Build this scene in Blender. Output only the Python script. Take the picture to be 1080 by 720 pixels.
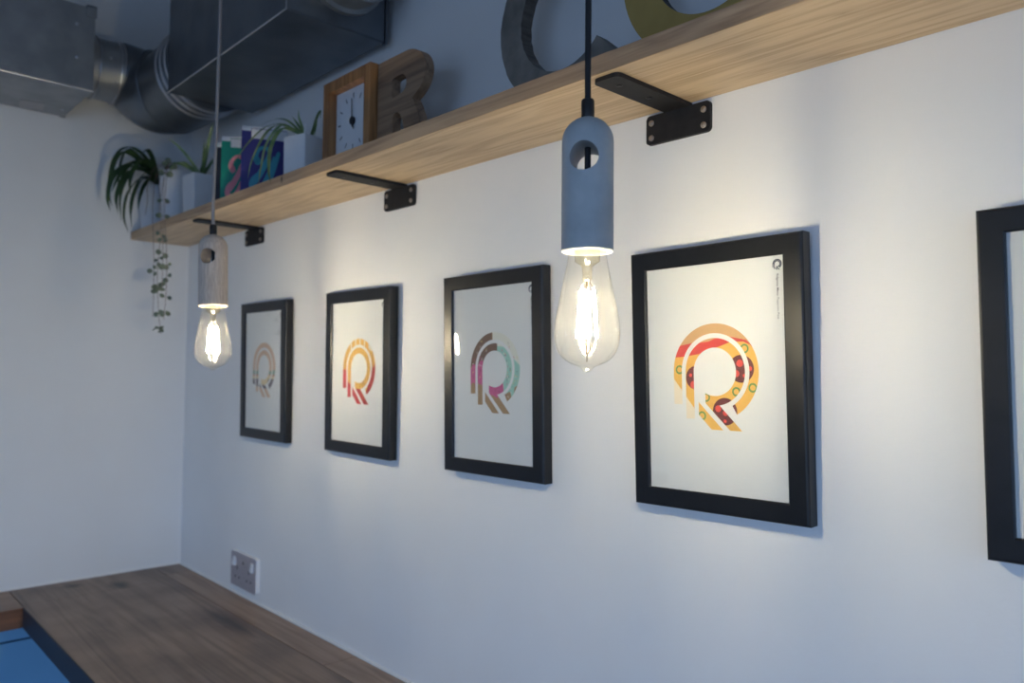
import bpy, bmesh, math, random
from mathutils import Vector, Matrix

for o in list(bpy.data.objects):
    bpy.data.objects.remove(o)
S = bpy.context.scene
COL = S.collection
R = math.radians
Z0 = 1.58                      # height of the middle of the frames above the floor

# ------------------------------------------------------------------ camera
cd = bpy.data.cameras.new('camera')
cam = bpy.data.objects.new('camera', cd)
COL.objects.link(cam)
S.camera = cam
cd.sensor_width = 36.0
cd.lens = 812.33 / 1080 * 36
cd.clip_start = 0.02
YAW, PITCH, ROLL = 0.8191, 0.0361, 0.0125
fw = Vector((-math.sin(YAW) * math.cos(PITCH), math.cos(YAW) * math.cos(PITCH), math.sin(PITCH)))
rt = Vector((math.cos(YAW), math.sin(YAW), 0))
up = rt.cross(fw)
rt2 = rt * math.cos(ROLL) + up * math.sin(ROLL)
up2 = up * math.cos(ROLL) - rt * math.sin(ROLL)
m = Matrix.Identity(4)
for i in range(3):
    m[i][0], m[i][1], m[i][2] = rt2[i], up2[i], -fw[i]
m[0][3], m[1][3], m[2][3] = 2.3519, -0.8626, 0.0058 + Z0
cam.matrix_world = m
cd.dof.use_dof = True
cd.dof.focus_distance = 0.92
cd.dof.aperture_fstop = 4.8

# ------------------------------------------------------------------ world, light, exposure
w = bpy.data.worlds.new('sky')
S.world = w
w.use_nodes = True
bg = w.node_tree.nodes['Background']
bg.inputs[0].default_value = (0.30, 0.52, 1.0, 1)
bg.inputs[1].default_value = 0.3

def area(name, loc, rot, sx, sy, power, col):
    l = bpy.data.lights.new(name, 'AREA')
    l.shape = 'RECTANGLE'
    l.size, l.size_y, l.energy, l.color = sx, sy, power, col
    o = bpy.data.objects.new(name, l)
    o.location, o.rotation_euler = loc, rot
    COL.objects.link(o)
    return o

DAY = (0.41, 0.62, 1.0)
BULB = (1.0, 0.86, 0.59)
BULB_STRENGTH = 830.0
area('daylight_window', (3.3, -3.57, 1.15), (R(90), 0, 0), 3.2, 1.7, 12, DAY)
area('daylight_side_window', (5.57, -1.9, 1.15), (R(90), 0, R(90)), 2.6, 1.7, 7, DAY)
# the sky outside, seen only from low in the room because the window heads cut it off
area('sky_beyond_back_window', (3.3, -6.4, 2.7), (R(80), 0, 0), 6.5, 2.2, 430, DAY)
area('sky_beyond_side_window', (8.6, -1.9, 2.7), (R(80), 0, R(90)), 5.5, 2.2, 350, DAY)

S.view_settings.view_transform = 'Standard'
S.view_settings.look = 'None'
S.view_settings.gamma = 1
S.view_settings.use_curve_mapping = False
S.view_settings.exposure = 0.0

# ------------------------------------------------------------------ materials
def mat(name, col, rough=0.6, metal=0.0, spec=None):
    mt = bpy.data.materials.new(name)
    mt.use_nodes = True
    b = mt.node_tree.nodes['Principled BSDF']
    b.inputs['Base Color'].default_value = (*col, 1)
    b.inputs['Roughness'].default_value = rough
    b.inputs['Metallic'].default_value = metal
    if spec is not None:
        b.inputs['Specular IOR Level'].default_value = spec
    return mt

def srgb(r, g, b):
    f = lambda c: (c / 255 / 12.92) if c / 255 <= 0.04045 else ((c / 255 + 0.055) / 1.055) ** 2.4
    return (f(r), f(g), f(b))

def noisy(name, c1, c2, scale, rough=0.6, metal=0.0, stretch=(1, 1, 1), bump=0.0, detail=4.0, spec=None, lo=0.35, hi=0.65, bscale=None):
    """a material whose colour wanders between c1 and c2 over a stretched noise, with an optional bump"""
    mt = mat(name, c1, rough, metal, spec)
    nt = mt.node_tree
    N, L = nt.nodes, nt.links
    b = N['Principled BSDF']
    tc = N.new('ShaderNodeTexCoord')
    mp = N.new('ShaderNodeMapping')
    mp.inputs['Scale'].default_value = stretch
    L.new(tc.outputs['Object'], mp.inputs['Vector'])
    nz = N.new('ShaderNodeTexNoise')
    nz.inputs['Scale'].default_value = scale
    nz.inputs['Detail'].default_value = detail
    L.new(mp.outputs[0], nz.inputs['Vector'])
    cr = N.new('ShaderNodeValToRGB')
    cr.color_ramp.elements[0].position, cr.color_ramp.elements[1].position = lo, hi
    cr.color_ramp.elements[0].color, cr.color_ramp.elements[1].color = (*c1, 1), (*c2, 1)
    L.new(nz.outputs['Fac'], cr.inputs['Fac'])
    L.new(cr.outputs['Color'], b.inputs['Base Color'])
    if bump:
        src = nz
        if bscale:
            src = N.new('ShaderNodeTexNoise')
            src.inputs['Scale'].default_value = bscale
            src.inputs['Detail'].default_value = 3
            L.new(mp.outputs[0], src.inputs['Vector'])
        bp = N.new('ShaderNodeBump')
        bp.inputs['Strength'].default_value = bump
        bp.inputs['Distance'].default_value = 0.002
        L.new(src.outputs['Fac'], bp.inputs['Height'])
        L.new(bp.outputs['Normal'], b.inputs['Normal'])
    return mt

def wood(name, light, dark, axis, scale=9.0, rough=0.5, knots=None, big=None, bump=0.15):
    """long-grain timber: two stretched noises plus distorted rings, and optional dark patches at given points"""
    mt = mat(name, light, rough)
    nt = mt.node_tree
    N, L = nt.nodes, nt.links
    b = N['Principled BSDF']
    tc = N.new('ShaderNodeTexCoord')
    st = [scale] * 3
    st[axis] = scale * 0.07
    mp = N.new('ShaderNodeMapping')
    mp.inputs['Scale'].default_value = st
    L.new(tc.outputs['Object'], mp.inputs['Vector'])
    n1 = N.new('ShaderNodeTexNoise')
    n1.inputs['Scale'].default_value = 1.6
    n1.inputs['Detail'].default_value = 3
    n1.inputs['Distortion'].default_value = 0.6
    L.new(mp.outputs[0], n1.inputs['Vector'])
    mu = N.new('ShaderNodeMath'); mu.operation = 'MULTIPLY'; mu.inputs[1].default_value = 9.0
    L.new(n1.outputs['Fac'], mu.inputs[0])
    fr = N.new('ShaderNodeMath'); fr.operation = 'PINGPONG'; fr.inputs[1].default_value = 1.0
    L.new(mu.outputs[0], fr.inputs[0])
    mp2 = N.new('ShaderNodeMapping')
    st2 = [scale * 9] * 3
    st2[axis] = scale * 0.35
    mp2.inputs['Scale'].default_value = st2
    L.new(tc.outputs['Object'], mp2.inputs['Vector'])
    n2 = N.new('ShaderNodeTexNoise')
    n2.inputs['Scale'].default_value = 1.5
    n2.inputs['Detail'].default_value = 5
    L.new(mp2.outputs[0], n2.inputs['Vector'])
    ad = N.new('ShaderNodeMath'); ad.operation = 'MULTIPLY_ADD'
    L.new(n2.outputs['Fac'], ad.inputs[0]); ad.inputs[1].default_value = 0.9
    sc = N.new('ShaderNodeMath'); sc.operation = 'MULTIPLY'; sc.inputs[1].default_value = 0.55
    L.new(fr.outputs[0], sc.inputs[0])
    L.new(sc.outputs[0], ad.inputs[2])
    cr = N.new('ShaderNodeValToRGB')
    cr.color_ramp.elements[0].position, cr.color_ramp.elements[1].position = 0.25, 0.95
    cr.color_ramp.elements[0].color, cr.color_ramp.elements[1].color = (*dark, 1), (*light, 1)
    L.new(ad.outputs[0], cr.inputs['Fac'])
    out = cr.outputs['Color']
    if big:
        n3 = N.new('ShaderNodeTexNoise'); n3.inputs['Scale'].default_value = big[1]
        n3.inputs['Detail'].default_value = 5
        L.new(tc.outputs['Object'], n3.inputs['Vector'])
        r3 = N.new('ShaderNodeValToRGB')
        r3.color_ramp.elements[0].position, r3.color_ramp.elements[1].position = 0.42, 0.68
        L.new(n3.outputs['Fac'], r3.inputs['Fac'])
        mx = N.new('ShaderNodeMixRGB'); mx.blend_type = 'MIX'
        mx.inputs['Color2'].default_value = (*big[0], 1)
        sc3 = N.new('ShaderNodeMath'); sc3.operation = 'MULTIPLY'; sc3.inputs[1].default_value = 0.55
        L.new(r3.outputs['Color'], sc3.inputs[0]); L.new(sc3.outputs[0], mx.inputs['Fac'])
        L.new(out, mx.inputs['Color1']); out = mx.outputs['Color']
    for (kp, kr, kc) in (knots or []):
        mpk = N.new('ShaderNodeMapping'); mpk.vector_type = 'POINT'
        mpk.inputs['Location'].default_value = [-kp[i] / kr[i] for i in range(3)]
        mpk.inputs['Scale'].default_value = [1 / kr[i] for i in range(3)]
        L.new(tc.outputs['Object'], mpk.inputs['Vector'])
        nk = N.new('ShaderNodeTexNoise'); nk.inputs['Scale'].default_value = 1.6
        L.new(mpk.outputs[0], nk.inputs['Vector'])
        ln = N.new('ShaderNodeVectorMath'); ln.operation = 'LENGTH'
        L.new(mpk.outputs[0], ln.inputs[0])
        a1 = N.new('ShaderNodeMath'); a1.operation = 'ADD'
        L.new(ln.outputs['Value'], a1.inputs[0]); L.new(nk.outputs['Fac'], a1.inputs[1])
        mr = N.new('ShaderNodeMapRange'); mr.inputs[1].default_value = 0.75; mr.inputs[2].default_value = 1.5
        mr.inputs[3].default_value = 0.9; mr.inputs[4].default_value = 0.0
        L.new(a1.outputs[0], mr.inputs[0])
        mx = N.new('ShaderNodeMixRGB'); mx.inputs['Color2'].default_value = (*kc, 1)
        L.new(mr.outputs[0], mx.inputs['Fac']); L.new(out, mx.inputs['Color1']); out = mx.outputs['Color']
    L.new(out, b.inputs['Base Color'])
    bp = N.new('ShaderNodeBump'); bp.inputs['Strength'].default_value = bump; bp.inputs['Distance'].default_value = 0.001
    L.new(ad.outputs[0], bp.inputs['Height']); L.new(bp.outputs['Normal'], b.inputs['Normal'])
    return mt

def emit(name, col, strength):
    mt = bpy.data.materials.new(name)
    mt.use_nodes = True
    nt = mt.node_tree
    nt.nodes.clear()
    e = nt.nodes.new('ShaderNodeEmission')
    e.inputs[0].default_value = (*col, 1)
    e.inputs[1].default_value = strength
    o = nt.nodes.new('ShaderNodeOutputMaterial')
    nt.links.new(e.outputs[0], o.inputs[0])
    return mt

def pane(name, tint, dust_glow, rough=0.03, ior=1.5, dust_glow_col=(1, 1, 1)):
    """thin clear glass: see-through, a fresnel mirror on top, and a dusty film that also stands in for bulb bloom"""
    mt = bpy.data.materials.new(name)
    mt.use_nodes = True
    nt = mt.node_tree
    nt.nodes.clear()
    N, L = nt.nodes, nt.links
    t = N.new('ShaderNodeBsdfTransparent'); t.inputs[0].default_value = (*tint, 1)
    g = N.new('ShaderNodeBsdfGlossy'); g.inputs['Roughness'].default_value = rough
    f = N.new('ShaderNodeFresnel'); f.inputs['IOR'].default_value = ior
    d = N.new('ShaderNodeBsdfTranslucent'); d.inputs[0].default_value = (*dust_glow_col, 1)
    m1 = N.new('ShaderNodeMixShader'); m2 = N.new('ShaderNodeMixShader')
    if dust_glow:
        nz = N.new('ShaderNodeTexNoise'); nz.inputs['Scale'].default_value = 90; nz.inputs['Detail'].default_value = 6
        tc = N.new('ShaderNodeTexCoord'); L.new(tc.outputs['Object'], nz.inputs['Vector'])
        mr = N.new('ShaderNodeMapRange'); mr.inputs[1].default_value = 0.4; mr.inputs[2].default_value = 0.75
        mr.inputs[3].default_value = dust_glow * 0.5; mr.inputs[4].default_value = dust_glow * 2.2
        L.new(nz.outputs['Fac'], mr.inputs[0]); L.new(mr.outputs[0], m1.inputs[0])
    else:
        m1.inputs[0].default_value = 0
    ge = N.new('ShaderNodeNewGeometry')        # a thin sheet mirrors the same amount from either side
    ir = N.new('ShaderNodeMapRange'); ir.inputs[3].default_value = ior; ir.inputs[4].default_value = 1 / ior
    L.new(ge.outputs['Backfacing'], ir.inputs[0]); L.new(ir.outputs[0], f.inputs['IOR'])
    L.new(t.outputs[0], m1.inputs[1]); L.new(d.outputs[0], m1.inputs[2])
    L.new(f.outputs[0], m2.inputs[0]); L.new(m1.outputs[0], m2.inputs[1]); L.new(g.outputs[0], m2.inputs[2])
    o = N.new('ShaderNodeOutputMaterial')
    L.new(m2.outputs[0], o.inputs[0])
    return mt

M = {}
M['wall'] = noisy('white_wall_paint', (0.80, 0.80, 0.79), (0.84, 0.84, 0.83), 3.0, 0.65, bump=0.10, bscale=160)
M['ceiling'] = noisy('ceiling_paint', (0.42, 0.42, 0.43), (0.5, 0.5, 0.5), 3.0, 0.9)
M['floor'] = wood('floor_boards', (0.24, 0.21, 0.18), (0.13, 0.11, 0.09), 0, 6, 0.5)
M['sealant'] = mat('sealant', (0.88, 0.87, 0.84), 0.5)
M['oak'] = wood('light_oak', srgb(214, 190, 156), srgb(180, 152, 118), 0, 20, 0.5, bump=0.1)
M['oak_edge'] = wood('grey_oak_edge', srgb(196, 166, 132), srgb(150, 122, 96), 0, 16, 0.6, knots=[((0.93, -0.164, 0.014), (0.006, 0.02, 0.010), srgb(40, 32, 26))])
dark_oak = (srgb(148, 126, 108), srgb(108, 90, 76))
M['top_main'] = wood('worktop_dark_oak', *dark_oak, 0, 9, 0.42, big=(srgb(70, 55, 50), 5.0),
                     knots=[((0.13, -0.205, 0.0), (0.055, 0.030, 0.05), srgb(24, 22, 22)), ((0.62, -0.11, 0.0), (0.16, 0.022, 0.05), srgb(58, 46, 42)), ((0.06, -0.30, 0.0), (0.03, 0.03, 0.05), srgb(60, 46, 40))])
M['top_strip'] = wood('worktop_back_plank_oak', srgb(160, 136, 116), srgb(124, 102, 86), 0, 11, 0.42)
M['top_return'] = wood('worktop_return_oak', srgb(150, 124, 104), srgb(112, 90, 74), 1, 9, 0.42)
M['return_edge'] = wood('return_edge_oak', srgb(132, 86, 56), srgb(88, 56, 38), 1, 12, 0.5)
M['edge_dark'] = mat('dark_edge_band', srgb(46, 46, 54), 0.55)
M['blue_panel'] = noisy('blue_painted_panel', srgb(104, 156, 192), srgb(112, 162, 198), 4, 0.45)
M['groove'] = mat('dark_groove', srgb(20, 45, 75), 0.8)
M['black_metal'] = noisy('black_powder_coat', (0.012, 0.012, 0.014), (0.018, 0.018, 0.02), 60, 0.6, bump=0.05, spec=0.3)
M['screw'] = mat('zinc_screw', (0.42, 0.36, 0.31), 0.35, 0.9)
M['screw_dark'] = mat('dark_screw', (0.03, 0.03, 0.03), 0.4, 0.6)
M['frame'] = noisy('black_satin_frame', (0.006, 0.007, 0.009), (0.009, 0.010, 0.013), 40, 0.36, spec=0.4)
M['paper'] = mat('poster_paper', (0.78, 0.78, 0.775), 0.7)
M['backing'] = mat('backing_board', (0.25, 0.2, 0.15), 0.9)
M['glazing'] = pane('picture_glass', (0.98, 0.985, 0.98), 0.0, 0.02, 1.45)
M['concrete'] = noisy('blue_grey_concrete', srgb(160, 166, 168), srgb(176, 181, 182), 30, 0.75, bump=0.12, bscale=140)
M['ash'] = wood('pale_ribbed_ash', srgb(208, 194, 180), srgb(172, 156, 142), 2, 110, 0.7)
M['cord_black'] = mat('black_cord', (0.012, 0.012, 0.014), 0.7)
M['cord_grey'] = mat('grey_cord', srgb(150, 146, 146), 0.8)
M['plastic_black'] = mat('black_plastic', (0.015, 0.015, 0.016), 0.4)
M['bulb_glass'] = pane('bulb_glass', (0.99, 0.98, 0.95), 0.006, 0.02, 1.5, (1, 0.97, 0.88))  # dusty film, also imitating the hazy glow that fills the bulb
M['stem_glass'] = pane('stem_glass', (0.9, 0.88, 0.8), 0.03, 0.05, 1.5, (1, 0.95, 0.82))
M['brass'] = mat('bulb_brass', (0.75, 0.55, 0.25), 0.3, 1.0)
M['filament'] = emit('glowing_filament', BULB, BULB_STRENGTH)
M['wire'] = mat('bulb_wire', (0.35, 0.3, 0.22), 0.3, 1.0)
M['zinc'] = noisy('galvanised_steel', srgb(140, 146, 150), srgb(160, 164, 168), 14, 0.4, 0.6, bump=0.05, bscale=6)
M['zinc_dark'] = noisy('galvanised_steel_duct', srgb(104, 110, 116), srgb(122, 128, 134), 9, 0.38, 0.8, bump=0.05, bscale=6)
M['zinc_edge'] = mat('folded_steel_edge', srgb(190, 192, 196), 0.3, 0.9)
M['sticker'] = mat('silver_sticker', srgb(170, 170, 172), 0.5)
M['walnut'] = wood('walnut_letter_wood', srgb(154, 124, 96), srgb(104, 80, 62), 0, 14, 0.55)
M['clock_oak'] = wood('golden_oak', srgb(170, 122, 76), srgb(120, 80, 46), 2, 16, 0.45)
M['dial'] = mat('clock_dial', (0.72, 0.74, 0.76), 0.6)
M['ink'] = mat('black_ink', (0.012, 0.012, 0.014), 0.5)
M['steel_letter'] = noisy('hammered_steel', srgb(112, 108, 102), srgb(142, 136, 128), 26, 0.45, 0.25, bump=0.5, bscale=55)
M['steel_side'] = noisy('hammered_steel_edge', srgb(70, 66, 62), srgb(110, 102, 92), 60, 0.5, 0.4, stretch=(0.6, 0.2, 2.2), bump=0.8, bscale=70)
M['brass_letter'] = noisy('aged_brass', srgb(176, 148, 84), srgb(194, 166, 98), 12, 0.45, 0.35, bump=0.2, bscale=50)
M['letter_edge'] = mat('dark_letter_edge', srgb(52, 48, 44), 0.6)
M['ceramic'] = noisy('white_glazed_ceramic', (0.72, 0.73, 0.75), (0.78, 0.79, 0.8), 8, 0.25)
M['ceramic_shaded'] = noisy('shaded_white_ceramic', (0.52, 0.56, 0.62), (0.6, 0.63, 0.68), 8, 0.35)  # white pot with the shade it stands in put into the colour
M['soil'] = noisy('potting_soil', (0.03, 0.02, 0.015), (0.06, 0.045, 0.03), 80, 0.95)
M['leaf_dark'] = noisy('dark_green_leaf', srgb(38, 60, 36), srgb(58, 84, 46), 14, 0.45)
M['leaf_light'] = noisy('striped_green_leaf', srgb(84, 112, 70), srgb(140, 158, 104), 30, 0.45)
M['leaf_vine'] = noisy('grey_green_leaf', srgb(84, 98, 84), srgb(120, 130, 108), 60, 0.6)
M['vine'] = mat('vine_stem', srgb(120, 100, 92), 0.7)
M['book_green'] = mat('teal_green_cover', srgb(14, 132, 112), 0.4)
M['book_navy'] = mat('navy_cover', srgb(50, 48, 118), 0.4)
M['book_black'] = mat('black_cover', srgb(34, 34, 44), 0.4)
M['pages'] = mat('white_pages', (0.78, 0.78, 0.78), 0.7)
M['pink_ink'] = mat('pink_ink', srgb(222, 138, 146), 0.5)
M['teal_ink'] = mat('teal_ink', srgb(62, 150, 170), 0.5)
M['band'] = mat('pale_cover_band', srgb(212, 212, 214), 0.5)
M['nickel'] = noisy('brushed_nickel', srgb(178, 172, 178), srgb(188, 184, 190), 60, 0.38, 0.35, stretch=(1, 1, 12))
M['rocker'] = mat('white_rocker', (0.8, 0.8, 0.8), 0.3)
M['hole'] = mat('dark_hole', (0.03, 0.03, 0.035), 0.6)
M['white_frame'] = mat('window_white', (0.8, 0.8, 0.8), 0.4)
M['win_glass'] = pane('window_glass', (0.97, 0.98, 0.99), 0.0)

# ------------------------------------------------------------------ builders
class MB:
    def __init__(s): s.v, s.f, s.mi = [], [], []
    def add(s, vs, fs, mi=0):
        n = len(s.v)
        s.v += [tuple(v) for v in vs]
        s.f += [tuple(i + n for i in f) for f in fs]
        s.mi += [mi] * len(fs)
        return s
    def box(s, a, b, mi=0):
        (x0, y0, z0), (x1, y1, z1) = a, b
        vs = [(x0, y0, z0), (x1, y0, z0), (x1, y1, z0), (x0, y1, z0), (x0, y0, z1), (x1, y0, z1), (x1, y1, z1), (x0, y1, z1)]
        return s.add(vs, [(3, 2, 1, 0), (4, 5, 6, 7), (0, 1, 5, 4), (1, 2, 6, 5), (2, 3, 7, 6), (3, 0, 4, 7)], mi)
    def lathe(s, prof, n=32, c=(0, 0, 0), cap0=True, cap1=True, mi=0):
        vs, fs = [], []
        k = len(prof)
        for (r, z) in prof:
            for i in range(n):
                a = 2 * math.pi * i / n
                vs.append((c[0] + r * math.cos(a), c[1] + r * math.sin(a), c[2] + z))
        for j in range(k - 1):
            for i in range(n):
                i2 = (i + 1) % n
                fs.append((j * n + i, j * n + i2, (j + 1) * n + i2, (j + 1) * n + i))
        if cap0: fs.append(tuple(reversed(range(n))))
        if cap1: fs.append(tuple((k - 1) * n + i for i in range(n)))
        return s.add(vs, fs, mi)
    def tube(s, pts, r, n=8, mi=0, caps=True):
        pts = [Vector(p) for p in pts]
        rs = r if isinstance(r, (list, tuple)) else [r] * len(pts)
        vs, fs = [], []
        t0 = (pts[1] - pts[0]).normalized()
        nrm = t0.orthogonal().normalized()
        for i, p in enumerate(pts):
            t = (pts[min(i + 1, len(pts) - 1)] - pts[max(i - 1, 0)]).normalized()
            nrm = (nrm - t * nrm.dot(t)).normalized()
            bi = t.cross(nrm)
            for j in range(n):
                a = 2 * math.pi * j / n
                vs.append(p + (nrm * math.cos(a) + bi * math.sin(a)) * rs[i])
        for i in range(len(pts) - 1):
            for j in range(n):
                j2 = (j + 1) % n
                fs.append((i * n + j, i * n + j2, (i + 1) * n + j2, (i + 1) * n + j))
        if caps:
            fs.append(tuple(reversed(range(n))))
            fs.append(tuple((len(pts) - 1) * n + j for j in range(n)))
        return s.add(vs, fs, mi)
    def ribbon(s, pts, wid, side=None, mi=0, fold=0.25):
        """a leaf blade: three verts across, tapering as wid gives, folded along the midrib"""
        pts = [Vector(p) for p in pts]
        vs, fs = [], []
        for i, p in enumerate(pts):
            t = (pts[min(i + 1, len(pts) - 1)] - pts[max(i - 1, 0)]).normalized()
            sd = Vector(side) if side else t.cross(Vector((0, 0, 1)))
            if sd.length < 1e-4: sd = Vector((1, 0, 0))
            sd = (sd - t * sd.dot(t)).normalized()
            nn = sd.cross(t).normalized()
            h = wid[i] / 2
            vs += [p - sd * h + nn * h * fold, p, p + sd * h + nn * h * fold]
        for i in range(len(pts) - 1):
            a, b = i * 3, i * 3 + 3
            fs += [(a, a + 1, b + 1, b), (a + 1, a + 2, b + 2, b + 1)]
        return s.add(vs, fs, mi)
    def build(s, name, mats, parent=None, smooth=False, bevel=0.0, xf=None, segs=2):
        me = bpy.data.meshes.new(name)
        vs = s.v if xf is None else [tuple(xf @ Vector(v)) for v in s.v]
        me.from_pydata(vs, [], s.f)
        mats = mats if isinstance(mats, (list, tuple)) else [mats]
        for mt in mats: me.materials.append(mt)
        for p, i in zip(me.polygons, s.mi): p.material_index = i
        bm = bmesh.new(); bm.from_mesh(me)
        if smooth != 'flat_art':
            bmesh.ops.recalc_face_normals(bm, faces=bm.faces)
        if bevel:
            bmesh.ops.bevel(bm, geom=list(bm.edges), offset=bevel, segments=segs, affect='EDGES', clamp_overlap=True)
        bm.to_mesh(me); bm.free()
        if smooth is True:
            me.shade_smooth()
            try: me.set_sharp_from_angle(angle=R(40))
            except Exception: pass
        o = bpy.data.objects.new(name, me)
        COL.objects.link(o)
        if parent: o.parent = parent
        return o

def tag(o, label=None, cat=None, group=None, kind=None):
    if label: o['label'] = label
    if cat: o['category'] = cat
    if group: o['group'] = group
    if kind: o['kind'] = kind
    return o

def thing(name, loc, label, cat, group=None):
    o = bpy.data.objects.new(name, None)
    o.empty_display_size = 0.05
    o.location = loc
    COL.objects.link(o)
    return tag(o, label, cat, group)

def struct(name, mb, mt, **k):
    return tag(mb.build(name, mt, **k), kind='structure')

def prism(mb, loops, y0, y1, mi_face=0, mi_side=0, mi_back=None):
    """extrude a flat outline (x, z loops, the first outer, others holes) from y0 (front) to y1 (back) into mb"""
    bm = bmesh.new()
    edges = []
    for lp in loops:
        vs = [bm.verts.new((x, y0, z)) for x, z in lp]
        edges += [bm.edges.new((vs[i], vs[(i + 1) % len(vs)])) for i in range(len(vs))]
    bmesh.ops.triangle_fill(bm, use_beauty=True, use_dissolve=False, edges=edges)
    bm.verts.index_update()
    vs = [v.co.copy() for v in bm.verts]
    tris = [tuple(v.index for v in f.verts) for f in bm.faces]
    bm.free()
    mb.add([(v.x, y0, v.z) for v in vs], tris, mi_face)
    mb.add([(v.x, y1, v.z) for v in vs], [tuple(reversed(t)) for t in tris], mi_side if mi_back is None else mi_back)
    for lp in loops:
        n = len(lp)
        mb.add([(x, y0, z) for x, z in lp] + [(x, y1, z) for x, z in lp],
               [(i, (i + 1) % n, n + (i + 1) % n, n + i) for i in range(n)], mi_side)
    return mb

def arc(cx, cz, r, a0, a1, n):
    return [(cx + r * math.cos(R(a0 + (a1 - a0) * i / n)), cz + r * math.sin(R(a0 + (a1 - a0) * i / n))) for i in range(n + 1)]

def rrect(x0, z0, x1, z1, r, n=5):
    return arc(x1 - r, z0 + r, r, -90, 0, n) + arc(x1 - r, z1 - r, r, 0, 90, n) + arc(x0 + r, z1 - r, r, 90, 180, n) + arc(x0 + r, z0 + r, r, 180, 270, n)

def spline(pts, k=8):
    """Catmull-Rom through the points"""
    P = [Vector(p) for p in pts]
    P = [P[0] * 2 - P[1]] + P + [P[-1] * 2 - P[-2]]
    out = []
    for i in range(1, len(P) - 2):
        for j in range(k):
            t = j / k
            a, b, c, d = P[i - 1], P[i], P[i + 1], P[i + 2]
            out.append(0.5 * ((2 * b) + (c - a) * t + (2 * a - 5 * b + 4 * c - d) * t * t + (3 * b - a - 3 * c + d) * t ** 3))
    out.append(P[-2])
    return out

# ------------------------------------------------------------------ room
H = 2.86
XR, YB = 5.6, -3.6
struct('floor', MB().box((-0.1, YB - 0.1, -0.1), (XR + 0.1, 0.1, 0)), M['floor'])
struct('ceiling', MB().box((-0.1, YB - 0.1, H), (XR + 0.1, 0.1, H + 0.1)), M['ceiling'])
struct('wall_left', MB().box((-0.1, YB - 0.1, 0), (0, 0.1, H)), M['wall'])
struct('wall_right', MB().box((0, 0, 0), (XR + 0.1, 0.1, H)), M['wall'])

def wall_with_hole(name, axis, at0, at1, lo, hi, h0, h1, z0, z1):
    mb = MB()
    def bx(a, b, c, d):
        if axis == 'y': mb.box((a, at0, c), (b, at1, d))
        else: mb.box((at0, a, c), (at1, b, d))
    bx(lo, h0, 0, H); bx(h1, hi, 0, H); bx(h0, h1, 0, z0); bx(h0, h1, z1, H)
    struct(name, mb, M['wall'])

wall_with_hole('wall_back', 'y', YB - 0.1, YB, 0, XR, 1.7, 4.9, 0.3, 2.0)
wall_with_hole('wall_far', 'x', XR, XR + 0.1, YB, 0, -3.2, -0.6, 0.3, 2.0)

def window(name, axis, at, h0, h1, z0, z1):
    mb, gl = MB(), MB()
    def bx(m_, a, b, c, d, t):
        if axis == 'y': m_.box((a, at - t, c), (b, at + t, d))
        else: m_.box((at - t, a, c), (at + t, b, d))
    f = 0.05
    bx(mb, h0, h1, z0, z0 + f, 0.03); bx(mb, h0, h1, z1 - f, z1, 0.03)
    for k in range(4):
        x = h0 + (h1 - h0 - f) * k / 3
        bx(mb, x, x + f, z0 + f, z1 - f, 0.03)
    o = struct(name, mb, M['white_frame'])
    bx(gl, h0 + f, h1 - f, z0 + f, z1 - f, 0.004)
    gl.build('pane', M['win_glass'], o)
window('window_1', 'y', YB - 0.06, 1.7, 4.9, 0.3, 2.0)
window('window_2', 'x', XR + 0.06, -3.2, -0.6, 0.3, 2.0)

# ------------------------------------------------------------------ shelf and brackets
SB = 0.3625 + Z0               # underside of the shelf
ST = SB + 0.023                # its top
SD = 0.1644
SL = 3.3
sh = thing('wall_shelf', (0, 0, SB), 'long oak shelf board fixed high along the white wall on black brackets', 'shelf')
MB().box((0.001, -SD + 0.0015, 0), (SL, -0.001, 0.023)).build('board', M['oak'], sh)
MB().box((0.001, -SD, 0.0002), (SL, -SD + 0.0014, 0.0228)).build('front_edge', M['oak_edge'], sh)

def bracket(x, label):
    t = thing('shelf_bracket', (x, 0, SB), label, 'bracket', 'black shelf brackets')
    # flat arm under the board, rounded at the tip
    mb = MB()
    lp = [(0.02, 0)] + [(0.02, 0.148)] + [(0.02 - 0.008 * (1 - math.cos(R(a))), 0.148 + 0.008 * math.sin(R(a))) for a in (30, 60, 90)] + \
         [(-0.012 - 0.008 * math.sin(R(a)), 0.148 + 0.008 * math.cos(R(a))) for a in (0, 30, 60, 90)] + [(-0.02, 0)]
    n = len(lp)
    zt, zb = -0.0003, -0.0055
    mb.add([(a, -b, zt) for a, b in lp] + [(a, -b, zb) for a, b in lp],
           [tuple(range(n)), tuple(reversed(range(n, 2 * n)))] + [(i, (i + 1) % n, n + (i + 1) % n, n + i) for i in range(n)])
    arm = mb.build('arm', M['black_metal'], t, smooth=True)
    for d in (0.128, 0.068):
        MB().lathe([(0.0001, -0.0065), (0.0028, -0.0065), (0.0045, -0.0054)], 14, (0, -d, 0), cap0=False, cap1=True).build('countersunk_screw', M['screw_dark'], t)
    pl = MB()
    prism(pl, [rrect(-0.0508, -0.045, 0.0508, -0.0045, 0.006)], -0.006, -0.0005)
    pl.build('wall_plate', M['black_metal'], t, smooth=True)
    for (sx, sz) in ((-1, 0), (1, 0), (-1, 1), (1, 1)):
        s = MB()
        c = (sx * 0.0415, -0.0062, -0.0155 - sz * 0.0205)
        s.lathe([(0.0042, 0), (0.0042, 0.0012), (0.003, 0.0024), (0.0012, 0.0026), (0.0011, 0.0012), (0.0001, 0.0012)], 16, (0, 0, 0), True, True)
        s.build('screw', M['screw'], t, smooth=True, xf=Matrix.Translation(c) @ Matrix.Rotation(R(90), 4, 'X'))
bracket(0.458, 'black steel shelf bracket half hidden behind the pale wooden pendant lamp')
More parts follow.
